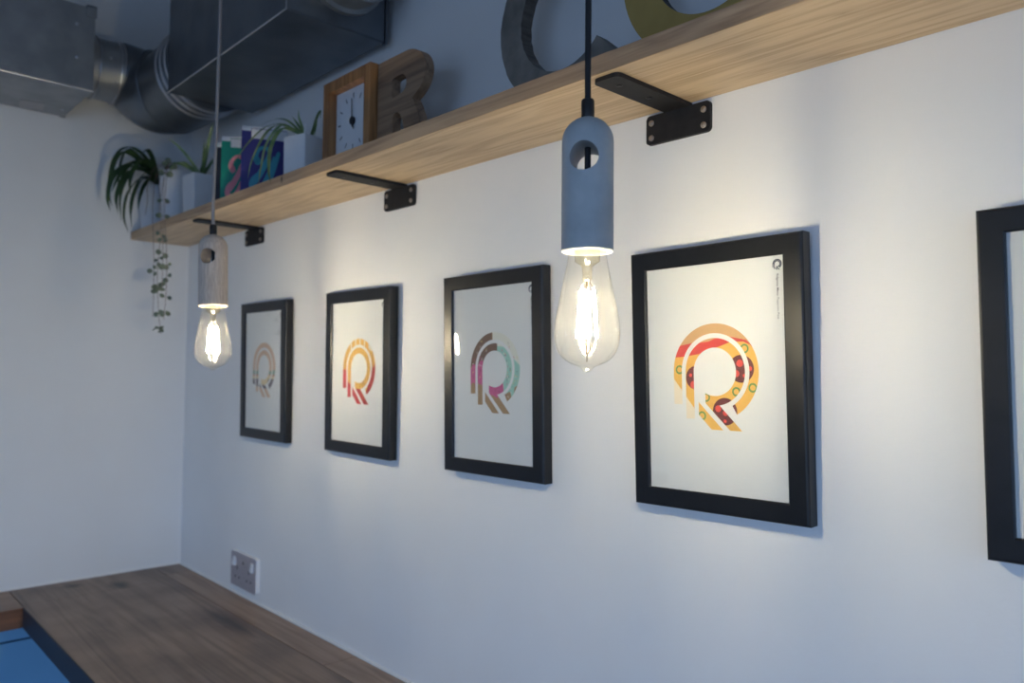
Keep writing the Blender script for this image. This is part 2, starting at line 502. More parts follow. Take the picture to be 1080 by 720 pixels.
bracket(1.1059, 'black steel shelf bracket above the second framed print from the corner')
bracket(1.7542, 'large black steel shelf bracket right of the blue pendant, with four clear screws')

# ------------------------------------------------------------------ worktop, base and sealant
CT = -0.5809 + Z0
TH = 0.047
wt = thing('worktop', (0, 0, CT), 'dark oak L-shaped bar worktop running along both white walls', 'worktop')
FY, RX = -0.436, 0.190         # front edge of the long run, front edge of the short return
CL = 3.4
MB().box((0.165, FY + 0.003, -TH), (CL, -0.079, 0)).build('board', M['top_main'], wt)
MB().box((0.105, -0.0775, -TH), (0.98, -0.003, 0)).build('back_plank', M['top_strip'], wt)
MB().box((0.982, -0.0775, -TH), (CL, -0.003, 0)).build('back_plank', M['top_strip'], wt)
MB().box((0.003, -0.0775, -TH), (0.1035, -0.003, 0)).build('corner_plank', M['top_main'], wt)
MB().box((0.003, FY + 0.003, -TH), (0.1635, -0.079, 0)).build('corner_board', M['top_main'], wt)
MB().box((0.003, -2.2, -TH), (RX - 0.002, FY + 0.0015, 0)).build('return_board', M['top_return'], wt)
MB().box((RX - 0.0018, -2.2, -TH), (RX, FY + 0.0015, -0.0002)).build('return_edge', M['return_edge'], wt)
MB().box((RX - 0.001, FY, -TH), (CL, FY + 0.0025, -0.0004)).build('front_edge_band', M['edge_dark'], wt)
cb = thing('base_panel', (0.07, -1.4, 0), 'blue painted panel beneath the short worktop return by the left wall', 'panel')
MB().box((-0.068, -0.78, 0), (0.05, FY + 1.4 + 0.40, CT - TH - 0.051)).build('lower_panel', M['blue_panel'], cb)
MB().box((-0.068, -0.78, CT - TH - 0.0505), (0.046, FY + 1.4 + 0.40, CT - TH - 0.0465)).build('groove', M['groove'], cb)
MB().box((-0.068, -0.78, CT - TH - 0.046), (0.05, FY + 1.4 + 0.40, CT - TH - 0.0005)).build('upper_panel', M['blue_panel'], cb)
struct('trim_1', MB().box((0.0002, -2.2, CT + 0.0001), (0.0045, -0.003, CT + 0.0045)), M['sealant'])
struct('trim_2', MB().box((0.0002, -0.0045, CT + 0.0001), (CL, -0.0002, CT + 0.0045)), M['sealant'])

# ------------------------------------------------------------------ the printed monogram
def clip(poly, conv):
    """convex clip of poly by a counter-clockwise convex polygon"""
    out = poly
    n = len(conv)
    for i in range(n):
        (ax, ay), (bx, by) = conv[i], conv[(i + 1) % n]
        inp, out = out, []
        if not inp: return []
        for j in range(len(inp)):
            p, q = inp[j - 1], inp[j]
            sp = (bx - ax) * (p[1] - ay) - (by - ay) * (p[0] - ax)
            sq = (bx - ax) * (q[1] - ay) - (by - ay) * (q[0] - ax)
            if (sp >= 0) != (sq >= 0):
                t = sp / (sp - sq)
                out.append((p[0] + (q[0] - p[0]) * t, p[1] + (q[1] - p[1]) * t))
            if sq >= 0: out.append(q)
    return out if len(out) > 2 else []

def ccw(p):
    a = sum(p[i - 1][0] * p[i][1] - p[i][0] * p[i - 1][1] for i in range(len(p)))
    return p if a > 0 else p[::-1]

CX, CZ = 2.2, 8.0
R1, R2, r1, r2 = 60.5, 48.3, 42.3, 30.2
def ring(ro, ri, a0, a1, step=3.0):
    n = max(1, int(abs(a1 - a0) / step))
    o, i = arc(CX, CZ, ro, a0, a1, n), arc(CX, CZ, ri, a0, a1, n)
    return [ccw([o[k], o[k + 1], i[k + 1], i[k]]) for k in range(n)]
def mono():
    P = []
    P += ring(R1, R2, 180, -60)                             # outer band, cut on the slant below
    slant = ccw([(-300, 283), (300, -317), (300, 400), (-300, 400)])
    P = [q for q in (clip(p, slant) if p[0][0] > 10 and p[0][1] < 0 else p for p in P) if q]
    P.append(ccw([(CX - R1, CZ), (CX - R2, CZ), (CX - R2, -33.5), (CX - R1, -33.5)]))
    P += ring(r1, r2, 180, -70.5)
    P.append(ccw([(CX - r1, CZ), (CX - r2, CZ), (CX - r2, -51.7), (CX - r1, -51.7)]))
    lo = ring(r1, r2, -70.5, -124)                           # foot of the bowl, squared off at the left
    for p in lo:
        q = clip(p, ccw([(-11.6, -60), (60, -60), (60, 60), (-11.6, 60)]))
        q = clip(q, ccw([(-211.5, 168.4), (200, -243.1), (300, 300)])) if q else q
        if q: P.append(q)
    P.append(ccw([(-11.5, -31.6), (22.4, -64.5), (38.9, -64.5), (8.2, -33.7)]))
    P.append(ccw([(-11.5, -31.6), (8.2, -33.7), (-2.0, -31.0)]))
    P.append(ccw([(-21.6, -30.2), (-21.5, -46.4), (-3.4, -64.4), (12.8, -64.5)]))
    return P
MONO = mono()

def strips(lower, upper):
    """vertical strips between two x-sorted boundaries"""
    def at(l, x):
        for (a, b), (c, d) in zip(l, l[1:]):
            if a <= x <= c: return b + (d - b) * (x - a) / (c - a)
        return l[0][1] if x < l[0][0] else l[-1][1]
    xs = sorted({-70.0, 75.0} | {p[0] for p in lower + upper if -70 < p[0] < 75} | {-70 + 4 * i for i in range(37)})
    out = []
    for a, b in zip(xs, xs[1:]):
        q = [(a, at(lower, a)), (b, at(lower, b)), (b, at(upper, b)), (a, at(upper, a))]
        if q[3][1] - q[0][1] > 0.01 or q[2][1] - q[1][1] > 0.01: out.append(ccw(q))
    return out
def disc(x, z, r, n=22): return [ccw(arc(x, z, r, 0, 360, n)[:-1])]
def hoop(x, z, ro, ri, n=20):
    o, i = arc(x, z, ro, 0, 360, n), arc(x, z, ri, 0, 360, n)
    return [ccw([o[k], o[k + 1], i[k + 1], i[k]]) for k in range(n)]
def dash(x, z, a, l=3.0, w_=0.9):
    c, s = math.cos(R(a)), math.sin(R(a))
    return [ccw([(x + c * u * l / 2 - s * v * w_ / 2, z + s * u * l / 2 + c * v * w_ / 2) for u, v in ((-1, -1), (1, -1), (1, 1), (-1, 1))])]
BIG = [(-90.0, 300.0), (90.0, 300.0)]
LOW = [(-90.0, -300.0), (90.0, -300.0)]
def flat(v): return [(-90.0, v), (90.0, v)]

INK = {}
def ink(c):
    if c not in INK: INK[c] = mat('print_ink_%02x%02x%02x' % c, srgb(*c), 0.7)
    return INK[c]

def art_pizza():
    Y, RED, CRUST, BEI, PEP, DOT, OLV = (236, 184, 90), (214, 72, 66), (208, 166, 116), (236, 222, 200), (112, 52, 50), (232, 84, 74), (112, 150, 80)
    sauce = [(-58.5, 26.6), (-42.5, 27.5), (-19, 30.6), (6.5, 38.3), (23.4, 43.8), (33.5, 44.6), (43.5, 44.3), (52.5, 40.1), (58, 34)]
    crust = [(-58.5, 39), (-47.7, 41.9), (-32.3, 44.4), (-19.9, 44.9), (-5.1, 45.9), (4.2, 49.6), (24.9, 51.1), (47.2, 46.3), (52.5, 41), (58, 35)]
    L = [(Y, strips(LOW, BIG)), (RED, strips(sauce, BIG)), (CRUST, strips(crust, BIG)),
         (BEI, [ccw([(-70, 13.5), (-22.0, -46.0), (-22.2, -70), (-70, -70)])])]
    for (x, z, r) in ((39.5, 11.5, 17), (-24.5, 0.5, 15.2), (15.8, -41.3, 17)): L.append((PEP, disc(x, z, r, 36)))
    for (x, z, r) in ((37.8, 18.2, 4.6), (51.3, 11.6, 2.8), (32.6, 5.6, 4.4), (43.8, 3, 2.4), (-32.7, 3.8, 2.3), (-28.2, -8.5, 5.2), (6.5, -37.9, 4.2), (16.6, -43, 3.6), (25.8, -41.3, 3.0), (15.9, -53, 2.2)):
        L.append((DOT, disc(x, z, r)))
    for (x, z) in ((44.5, 35.9), (-49.3, 10.9), (32.3, -16.5), (-10.5, -24.1), (-16.9, -47.5), (54.5, -11.5)): L.append((OLV, hoop(x, z, 5.8, 3.6)))
    return L

def art_doughnut():
    rnd = random.Random(4)
    CH, CR, MINT, PINK, CONE = (118, 86, 66), (226, 224, 212), (160, 206, 192), (204, 92, 142), (168, 134, 94)
    L = [(CONE, strips(LOW, BIG)),
         (MINT, strips([(-90, 300), (7.9, 300), (8, -33), (20, -30), (30, -32), (40, -28), (44, -42), (47, -42), (50, -22), (62, -15), (90, -12)], BIG)),
         (CR, strips([(-90, 300), (-2.1, 300), (-2, 46), (14, 45), (26, 44), (40, 30), (62, 14), (90, 12)], BIG)),
         (CH, strips([(-90, 8), (-56, 6), (-46, 14), (-40, 8), (-33, 2), (-27, 6), (-25, 20), (-12, 30), (-2, 32), (5, 34), (9, 38), (9.1, 300), (90, 300)], [(-90, 300), (-4, 300), (-3.9, 54), (9, 54), (90, 54)])),
         (PINK, strips([(-60, -20), (-50, -14), (-46, -20), (-40, -16), (-26, -20), (-25.9, 300), (-11.7, 300), (-11.6, -34), (0, -36), (8, -40), (16, -34), (24, -33), (24.1, 300), (90, 300)],
                        [(-60, 6), (-52, 16), (-40, 14), (-33, 22), (-26, 22), (-20, -10), (0, -20), (22, -14), (24, -20), (90, -300)]))]
    for k in range(70):
        a, rr = rnd.uniform(-60, 180), rnd.choice((36, 54))
        rr += rnd.uniform(-4, 4)
        c = rnd.choice(((214, 190, 120), (206, 84, 130), (236, 230, 220), (120, 80, 90)))
        x, z = CX + rr * math.cos(R(a)), CZ + rr * math.sin(R(a))
        if a < 120 and 60 < a: continue
        L.append((c, dash(x, z, rnd.uniform(0, 180), 3.2, 1.1)))
    for (x, z) in ((-52, 2), (-34, -6), (-50, -6), (-33, 6), (4, -27), (14, -29)):
        L.append((rnd.choice(((240, 200, 120), (120, 40, 80))), dash(x, z, rnd.uniform(0, 180), 4, 1.2)))
    return L

def art_chips():
    Y, BR, RED, CRM = (242, 190, 84), (188, 136, 62), (204, 52, 58), (238, 230, 205)
    L = [(Y, strips(LOW, BIG))]
    rnd = random.Random(2)
    for k in range(15):
        x = -58 + k * 8.4
        L.append((BR, [ccw([(x, -60), (x + 2.2, -60), (x + 2.2, 80), (x, 80)])]))
        if k % 2: L.append((CRM, [ccw([(x + 3, 52 + rnd.uniform(-8, 6)), (x + 7.6, 52 + rnd.uniform(-8, 6)), (x + 7.6, 80), (x + 3, 80)])]))
    L.append((CRM, [ccw([(36, 50), (46, 42), (60, 52), (40, 72)])]))
    L.append((RED, strips([(-90, -300), (90, -300)], [(-90, 10), (-58, 6), (-46, 4), (-40, -20), (-28, -26), (-20, -30), (-12, -34), (26, -34), (30, -40), (44, -10), (54, 10), (62, 18), (90, 20)])))
    L.append((Y, [ccw([(-11.6, -16), (-11.6, -33.6), (26, -33.6), (40, -12), (22, 0), (-11, 0)])]))
    for x in (-6, 3, 12, 20): L.append((BR, [ccw([(x, -33), (x + 2, -33), (x + 2, -10), (x, -10)])]))
    return L

def art_burger():
    BUN, GRN, TOM, CHS, PAT = (214, 178, 148), (126, 158, 138), (196, 142, 120), (224, 204, 158), (98, 84, 96)
    L = [(BUN, strips(LOW, BIG)),
         (GRN, strips(flat(-10), [(-90, 0), (-50, 1), (-40, -2), (-30, 1), (30, 1), (40, -2), (50, 2), (90, 0)])),
         (TOM, strips(flat(-14), flat(-9))), (CHS, strips(flat(-22), flat(-14))),
         (PAT, strips([(-90, -34), (-50, -34), (-30, -40), (0, -44), (50, -44), (90, -44)], flat(-20))),
         (CHS, [ccw([(-11.6, -14), (36, -10), (20, -30), (6, -36), (-11.6, -33)])])]
    return L

def poster_art(layers, par, dx, words):
    """inks the monogram layer by layer, each convex region clipped to the bands; y is towards the room"""
    cols, mb = [], MB()
    for li, (c, regs) in enumerate(layers):
        if ink(c) not in cols: cols.append(ink(c))
        mi = cols.index(ink(c))
        y = -0.00005 - 0.00002 * min(li, 12)
        for rg in regs:
            bx0, bx1 = min(p[0] for p in rg), max(p[0] for p in rg)
            bz0, bz1 = min(p[1] for p in rg), max(p[1] for p in rg)
            for p in MONO:
                if max(q[0] for q in p) < bx0 or min(q[0] for q in p) > bx1 or max(q[1] for q in p) < bz0 or min(q[1] for q in p) > bz1: continue
                q = clip(p, rg)
                if q: mb.add([((x + dx) / 1000, y, z / 1000) for x, z in q], [tuple(range(len(q)))], mi)
    mb.build('monogram', cols, par, smooth='flat_art')
    if words is None: return
    lg = MB()
    for p in MONO:
        lg.add([((89.6 + dx + (x - CX) * 0.097) / 1000, -0.0001, (134.0 + (z - CZ) * 0.097) / 1000) for x, z in p], [tuple(range(len(p)))])
    for p in ring(47.5, 42.9, 180, -60) :       # at this size the bands read as one heavy ring
        lg.add([((89.6 + dx + (x - CX) * 0.097) / 1000, -0.0001, (134.0 + (z - CZ) * 0.097) / 1000) for x, z in p], [tuple(range(len(p)))])
    lg.build('corner_mark', ink((58, 62, 82)), par, smooth='flat_art')
    z = 122.6
    for (txt, bold) in words:
        cu = bpy.data.curves.new('text', 'FONT')
        cu.body = txt
        cu.size = 4.0
        cu.offset = 0.045 if bold else 0.0
        to = bpy.data.objects.new('text', cu)
        COL.objects.link(to)
        bpy.context.view_layer.update()
        dg = bpy.context.evaluated_depsgraph_get()
        me = bpy.data.meshes.new_from_object(to.evaluated_get(dg), depsgraph=dg)
        bpy.data.objects.remove(to)
        L0 = max(v.co.x for v in me.vertices)
        # the line runs down the page, letter tops to the right
        for v in me.vertices:
            tx, ty = v.co.x, v.co.y
            v.co = ((88.4 + dx + ty) / 1000, -0.0001, (z - tx) / 1000)
        me.materials.clear(); me.materials.append(ink((40, 44, 60) if bold else (104, 108, 122)))
        o = bpy.data.objects.new('caption', me)
        COL.objects.link(o); o.parent = par
        z -= L0 + 1.6

# ------------------------------------------------------------------ frames
FW_, FH_, OW, OH, FT = 0.2457, 0.3371, 0.1967, 0.29, 0.019
def picture_frame(x, z, rot, lean, art, dx, label, words, seed):
    t = thing('picture_frame', (x, -0.001, z + Z0 - FH_ / 2), label, 'framed print', 'black framed prints in a row on the white wall')
    t.rotation_euler = (math.atan2(lean, FH_), -rot, 0)
    up_ = FH_ / 2
    # four mitred rails with softly rounded front arrises
    mb = MB()
    prof = [(0, 0.0), (0, FT - 0.003), (0.0012, FT - 0.0008), (0.003, FT), ((FW_ - OW) / 2 - 0.0015, FT), ((FW_ - OW) / 2, FT - 0.0012), ((FW_ - OW) / 2, FT - 0.0085), ((FW_ - OW) / 2, 0)]
    corners = [(-1, -1), (1, -1), (1, 1), (-1, 1)]
    for k in range(4):
        a, b = corners[k], corners[(k + 1) % 4]
        vs = []
        for c in (a, b):
            for (d, h) in prof: vs.append((c[0] * (FW_ / 2 - d), -h, up_ + c[1] * (FH_ / 2 - d)))
        n = len(prof)
        mb.add(vs, [(i, (i + 1) % n, n + (i + 1) % n, n + i) for i in range(n)])
    mb.build('moulding', M['frame'], t)
    MB().box((-OW / 2 - 0.0, -0.004, up_ - OH / 2), (OW / 2, -0.001, up_ + OH / 2)).build('backing_board', M['backing'], t)
    pr = MB()
    ins = 0.0002
    pr.add([(-OW / 2 + ins, 0, -OH / 2 + ins), (OW / 2 - ins, 0, -OH / 2 + ins), (OW / 2 - ins, 0, OH / 2 - ins), (-OW / 2 + ins, 0, OH / 2 - ins),
            (-OW / 2 + ins, 0.0006, -OH / 2 + ins), (OW / 2 - ins, 0.0006, -OH / 2 + ins), (OW / 2 - ins, 0.0006, OH / 2 - ins), (-OW / 2 + ins, 0.0006, OH / 2 - ins)],
           [(0, 1, 2, 3), (7, 6, 5, 4), (1, 0, 4, 5), (2, 1, 5, 6), (3, 2, 6, 7), (0, 3, 7, 4)])
    pp = pr.build('poster', M['paper'], t)
    pp.location = (0, -(FT - 0.0045), up_)
    if art: poster_art(art, pp, dx, words)
    MB().box((-OW / 2 + ins, -(FT - 0.0026), up_ - OH / 2 + ins), (OW / 2 - ins, -(FT - 0.0034), up_ + OH / 2 - ins)).build('glazing', M['glazing'], t)
    return t

FX = [0.5572, 0.9845, 1.4021, 1.8219, 2.243]
FZ = [-0.0047, -0.0038, -0.0017, -0.0017, -0.0003]
FR = [0.0004, -0.0028, 0.0098, 0.0156, 0.0166]
FL = [0.0045, 0.0036, 0.0059, 0.0082, 0.0065]
picture_frame(FX[0], FZ[0], FR[0], FL[0], art_burger(), 1.5, 'black framed print of a tan, green and plum letter R, nearest the room corner', [('Ridgeway Menu', True), ('Burger', False)], 1)
picture_frame(FX[1], FZ[1], FR[1], FL[1], art_chips(), 4.5, 'black framed print of a yellow and red letter R, second from the corner', [('Ridgeway Menu', True), ('Fries', False)], 2)
picture_frame(FX[2], FZ[2], FR[2], FL[2], art_doughnut(), 5.0, 'black framed print of a brown, pink and mint letter R, left of the blue pendant', [('Ridgeway Menu', True), ('Doughnuts', False)], 3)
picture_frame(FX[3], FZ[3], FR[3], FL[3], art_pizza(), 0.0, 'black framed print of a pizza-patterned letter R, right of the blue pendant', [('Ridgeway Menu:', True), ('Pepperoni Pizza', False)], 4)
picture_frame(FX[4], FZ[4], FR[4], FL[4], None, 0.0, 'black picture frame cut off by the right edge of the photo', None, 5)

# ------------------------------------------------------------------ pendant lamps
def pendant(x, y, z, xtop, tilt, kind, label, spin, hole_dir, cordmat):
    t = thing('pendant_lamp', (x, y, z + Z0), label, 'pendant lamp', 'pendant lamps hanging in front of the prints')
    T = Matrix.Rotation(tilt, 4, 'Y')
    hr, hb, ht = 0.0255, 0.117, 0.2505
    # --- holder: round-shouldered cylinder, bored from below and cross-drilled near the top
    n = 96 if kind == 'ash' else 64
    prof = [(0.0005, hb + 0.006), (0.0185, hb + 0.006), (0.0195, hb + 0.0055), (0.0200, hb + 0.0006), (0.0205, hb), (hr - 0.0012, hb), (hr, hb + 0.0012)]
    zs = ht - hr * 0.98
    prof += [(hr, hb + 0.03), (hr, hb + 0.06), (hr, zs - 0.02)]
    prof += [(hr * math.cos(R(a)), zs + hr * 0.98 * math.sin(R(a))) for a in range(0, 81, 8)] + [(0.003, ht)]
    mb = MB().lathe(prof, n, (0, 0, 0), True, True)
    if kind == 'ash':           # fine vertical reeding
        vs = []
        for (vx, vy, vz) in mb.v:
            r_ = math.hypot(vx, vy)
            if r_ > 0.02 and vz > hb + 0.002:
                a = math.atan2(vy, vx)
                s = 1 - 0.012 * (0.5 + 0.5 * math.cos(24 * a))
                vx, vy = vx * s, vy * s
            vs.append((vx, vy, vz))
        mb.v = vs
    ho = mb.build('lamp_holder', M['concrete'] if kind == 'concrete' else M['ash'], None)
    cut = MB().tube([(-0.06 * math.cos(hole_dir), -0.06 * math.sin(hole_dir), 0.2065), (0.06 * math.cos(hole_dir), 0.06 * math.sin(hole_dir), 0.2065)], 0.0142, 40).build('cutter', M['ink'], None)
    bo = ho.modifiers.new('b', 'BOOLEAN'); bo.object = cut; bo.operation = 'DIFFERENCE'; bo.solver = 'EXACT'
    bpy.context.view_layer.update()
    dg = bpy.context.evaluated_depsgraph_get()
    me = bpy.data.meshes.new_from_object(ho.evaluated_get(dg), depsgraph=dg)
    ho.modifiers.clear(); bpy.data.objects.remove(cut)
    while len(me.materials) > 1: me.materials.pop(index=1)
    for p_ in me.polygons: p_.material_index = 0
    me.transform(T)
    me.shade_smooth(); me.set_sharp_from_angle(angle=R(35))
    ho.data = me; ho.parent = t
    # --- grip, cord
    g = MB().lathe([(0.0062, ht - 0.0015), (0.0065, ht), (0.0065, ht + 0.0165), (0.0055, ht + 0.018)], 20).build('cord_grip', M['plastic_black'], t, smooth=True, xf=T)
    a = T @ Vector((0, 0, ht + 0.016))
    top = H - Z0 - z
    rr = 0.0031
    pts = spline([a, a + T @ Vector((0, 0, 0.05)), Vector((a.x * 0.6 + (xtop - x) * 0.4, 0, a.z + 0.2)), Vector((xtop - x, 0, a.z + 0.45)), Vector((xtop - x, 0, top - 0.03))], 6)
    MB().tube(pts, rr, 10).build('cord', cordmat, t, smooth=True)
    MB().tube([T @ Vector((0, 0, 0.19)), T @ Vector((0, 0, ht + 0.004))], rr, 10).build('inner_cord', M['cord_black'], t, smooth=True)
    MB().lathe([(0.045, top - 0.0005), (0.045, top - 0.028), (0.04, top - 0.034), (0.005, top - 0.036)], 32, (xtop - x, 0, 0)).build('ceiling_rose', M['plastic_black'], t, smooth=True)
    # --- bulb: thin pear-shaped envelope
    bp = [(0.0006, 0.0), (0.0034, 0.0008), (0.0056, 0.003), (0.0075, 0.0050), (0.0120, 0.0066), (0.0180, 0.0092), (0.0245, 0.0142), (0.0288, 0.0208), (0.0313, 0.0290), (0.0320, 0.0375),
          (0.0316, 0.047), (0.0301, 0.056), (0.0276, 0.068), (0.0248, 0.082), (0.0218, 0.097), (0.0197, 0.108), (0.0180, 0.1215)]
    bp = [(v.x, v.y) for v in spline([(r_, z_, 0) for r_, z_ in bp], 3)]
    b = MB().lathe(bp, 48, cap0=True, cap1=False).build('bulb', M['bulb_glass'], t, smooth=True, xf=T)
    tag(b, 'clear glass pear-shaped filament bulb, lit')
    MB().lathe([(0.0125, 0.1212), (0.0125, 0.108), (0.0095, 0.106), (0.0055, 0.103), (0.0045, 0.094), (0.0052, 0.0905), (0.0035, 0.0885), (0.0012, 0.088)], 24).build('glass_stem', M['stem_glass'], b, smooth=True, xf=T)
    wr = MB()
    wr.tube([(0, 0, 0.0885), (0, 0, 0.010)], 0.00065, 6)
    F0, F1 = 0.0335, 0.0790
    fil = []
    for k in range(4):
        an = spin + k * math.pi / 2
        c, s = math.cos(an), math.sin(an)
        p0, p1 = Vector((0.0098 * c, 0.0098 * s, F0)), Vector((0.0066 * c, 0.0066 * s, F1))
        fil.append((p0, p1))
        wr.tube([p1, p1 + Vector((0, 0, 0.0022)), (0.0018 * c, 0.0018 * s, 0.0892)], 0.0005, 6)
        wr.tube([p0, p0 - Vector((0, 0, 0.002)), (0.004 * c, 0.004 * s, 0.0245), (0, 0, 0.0165)], 0.0005, 6)
    wr.build('support_wire', M['wire'], b, xf=T)
    for (p0, p1) in fil:
        MB().tube([p0, p1], 0.00115, 8).build('filament', M['filament'], b, xf=T)
    return t

pendant(0.9585, -0.3025, -0.003, 0.948, R(-3.6), 'ash', 'pale ribbed wooden pendant lamp on a grey cord, left and farther back', R(73), R(-46), M['cord_grey'])
pendant(1.8545, -0.2975, 0.004, 1.851, R(-0.4), 'concrete', 'blue-grey concrete pendant lamp on a black cord between the mint and pizza prints', R(28), R(-58), M['cord_black'])

# ------------------------------------------------------------------ ducts under the ceiling
def folded_box(mb, a, b, e=0.004):
    mb.box(a, b)
# left-hand run, along the left wall
DZ0, DZ1 = 0.674 + Z0, 0.879 + Z0
d1 = thing('rectangular_duct', (0.145, -1.6, DZ0), 'galvanised rectangular air duct at the top left along the left wall, with a sticker underneath', 'air duct')
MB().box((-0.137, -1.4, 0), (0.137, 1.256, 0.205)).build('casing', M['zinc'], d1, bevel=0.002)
MB().tube([(0.137, -1.4, 0.0), (0.137, 1.256, 0.0)], 0.0022, 8).build('folded_seam', M['zinc_edge'], d1)
fl = MB()
fl.box((-0.140, 1.245, -0.002), (-0.1375, 1.258, 0.207)); fl.box((0.1372, 1.236, 0.18), (0.141, 1.258, 0.208)); fl.box((-0.14, 1.236, 0.2052), (0.141, 1.258, 0.209))
fl.build('end_flange', M['zinc'], d1)
st = MB(); st.add([(-0.124, 1.148, -0.0006), (-0.06, 1.138, -0.0006), (-0.045, 1.19, -0.0006), (-0.11, 1.20, -0.0006), (-0.124, 1.148, -0.0022), (-0.06, 1.138, -0.0022), (-0.045, 1.19, -0.0022), (-0.11, 1.20, -0.0022)],
                  [(0, 1, 2, 3), (7, 6, 5, 4), (0, 4, 5, 1), (1, 5, 6, 2), (2, 6, 7, 3), (3, 7, 4, 0)])
st.build('sticker', M['sticker'], d1)
for (yy, zz) in ((1.236, 0.155), (1.238, 0.075)):
    MB().lathe([(0.0045, 0), (0.004, 0.002), (0.0015, 0.003)], 12).build('screw', M['zinc_edge'], d1, smooth=True, xf=Matrix.Translation((0.1371, yy - 0.02, zz)) @ Matrix.Rotation(R(90), 4, 'Y'))
MB().lathe([(0.004, 0), (0.0035, 0.002), (0.0015, 0.003)], 12).build('screw', M['zinc_edge'], d1, smooth=True, xf=Matrix.Translation((-0.07, 1.236, -0.0003)) @ Matrix.Rotation(R(180), 4, 'X'))

# big run along the right wall
d2 = thing('rectangular_duct', (0.77, -0.128, 0.65 + Z0), 'large dark galvanised rectangular air duct above the shelf along the right wall', 'air duct')
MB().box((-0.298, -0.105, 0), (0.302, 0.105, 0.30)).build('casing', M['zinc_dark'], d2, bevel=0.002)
MB().tube([(-0.298, -0.105, 0.0), (0.302, -0.105, 0.0)], 0.0016, 8).build('folded_seam', M['zinc_edge'], d2)
MB().tube([(0.302, -0.105, 0.0), (0.302, -0.105, 0.30)], 0.0016, 8).build('folded_seam', M['zinc_edge'], d2)
MB().box((0.2925, 0.1055, -0.002), (0.3045, 0.110, 0.30)).build('rear_flange', M['zinc_dark'], d2)
def ringtube(mb, r_, x0, x1, th=0.003):
    mb.lathe([(r_, x0), (r_, x1), (r_ - th, x1), (r_ - th, x0)], 40, cap0=False, cap1=False)
sp = MB()
sp.lathe([(0.092, 0.0), (0.092, 0.012), (0.084, 0.014), (0.084, 0.055), (0.087, 0.058), (0.087, 0.066), (0.084, 0.068), (0.080, 0.068), (0.080, 0.0)], 48, cap0=False, cap1=False)
sp.build('round_outlet', M['zinc'], d2, smooth=True, xf=Matrix.Translation((0.302, 0.005, 0.118)) @ Matrix.Rotation(R(90), 4, 'Y'))
MB().lathe([(0.0035, 0), (0.003, 0.002), (0.001, 0.003)], 12).build('screw', M['zinc_edge'], d2, smooth=True, xf=Matrix.Translation((0.345, -0.022, 0.0375)) @ Matrix.Rotation(R(198), 4, 'X'))

# round elbow joining the two
EX, EY, EZ, ER = 0.140, -0.128, 0.782 + Z0, 0.079
el = thing('duct_elbow', (EX, -0.30, EZ), 'round galvanised duct elbow joining the two rectangular ducts in the corner', 'duct elbow')
def L_(p): return (p[0] - EX, p[1] + 0.30, p[2] - EZ)
sl = MB().tube([L_((EX, -0.340, EZ)), L_((EX, -0.2505, EZ))], ER, 40, caps=False)
sl.build('sleeve', M['zinc'], el, smooth=True)
for yy in (-0.312, -0.262, -0.2525):
    pts = [L_((EX + (ER + 0.0012) * math.cos(R(a)), yy, EZ + (ER + 0.0012) * math.sin(R(a)))) for a in range(0, 361, 9)]
    MB().tube(pts, 0.0028, 8, caps=False).build('bead', M['zinc_edge'], el, smooth=True)
RB, RE = 0.122, 0.108
seg, rad, ring_at = [], [], []
Y0_ = EY - RB
zc = lambda u: EZ - 0.040 * u
for k in range(0, 25):
    a = R(90.0 * k / 24)
    u = min(1, k / 15)
    u = u * u * (3 - 2 * u)
    seg.append((EX + RB * (1 - math.cos(a)), Y0_ + RB * math.sin(a), zc(u)))
    rad.append(0.083 + (RE - 0.083) * u)
    ring_at.append(a)
tail = [(0.36, EY, zc(1)), (0.4695, EY, zc(1))]
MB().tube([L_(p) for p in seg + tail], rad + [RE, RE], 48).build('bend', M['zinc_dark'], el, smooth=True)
for k in (12, 19):
    a, c_ = ring_at[k], seg[k]
    ux, uy = math.cos(a), -math.sin(a)      # radial direction in plan
    pts = [L_((c_[0] + ux * (rad[k] + 0.0008) * math.cos(R(q)), c_[1] + uy * (rad[k] + 0.0008) * math.cos(R(q)), c_[2] + (rad[k] + 0.0008) * math.sin(R(q)))) for q in range(0, 361, 9)]
    MB().tube(pts, 0.0022, 8, caps=False).build('bead', M['zinc_dark'], el, smooth=True)
for xx in (0.395, 0.425, 0.455):
    pts = [L_((xx, EY + (RE + 0.001) * math.cos(R(q)), zc(1) + (RE + 0.001) * math.sin(R(q)))) for q in range(0, 361, 9)]
    MB().tube(pts, 0.0038, 8, caps=False).build('bead', M['zinc_edge'], el, smooth=True)
for (px_, py_, pz_) in ((EX + ER, -0.290, EZ + 0.008), (EX + 0.066, -0.27, EZ - 0.045)):
    MB().lathe([(0.0001, -0.004), (0.003, -0.0026), (0.004, 0), (0.003, 0.0026), (0.0001, 0.004)], 10, L_((px_, py_, pz_))).build('screw', M['zinc_edge'], el, smooth=True)

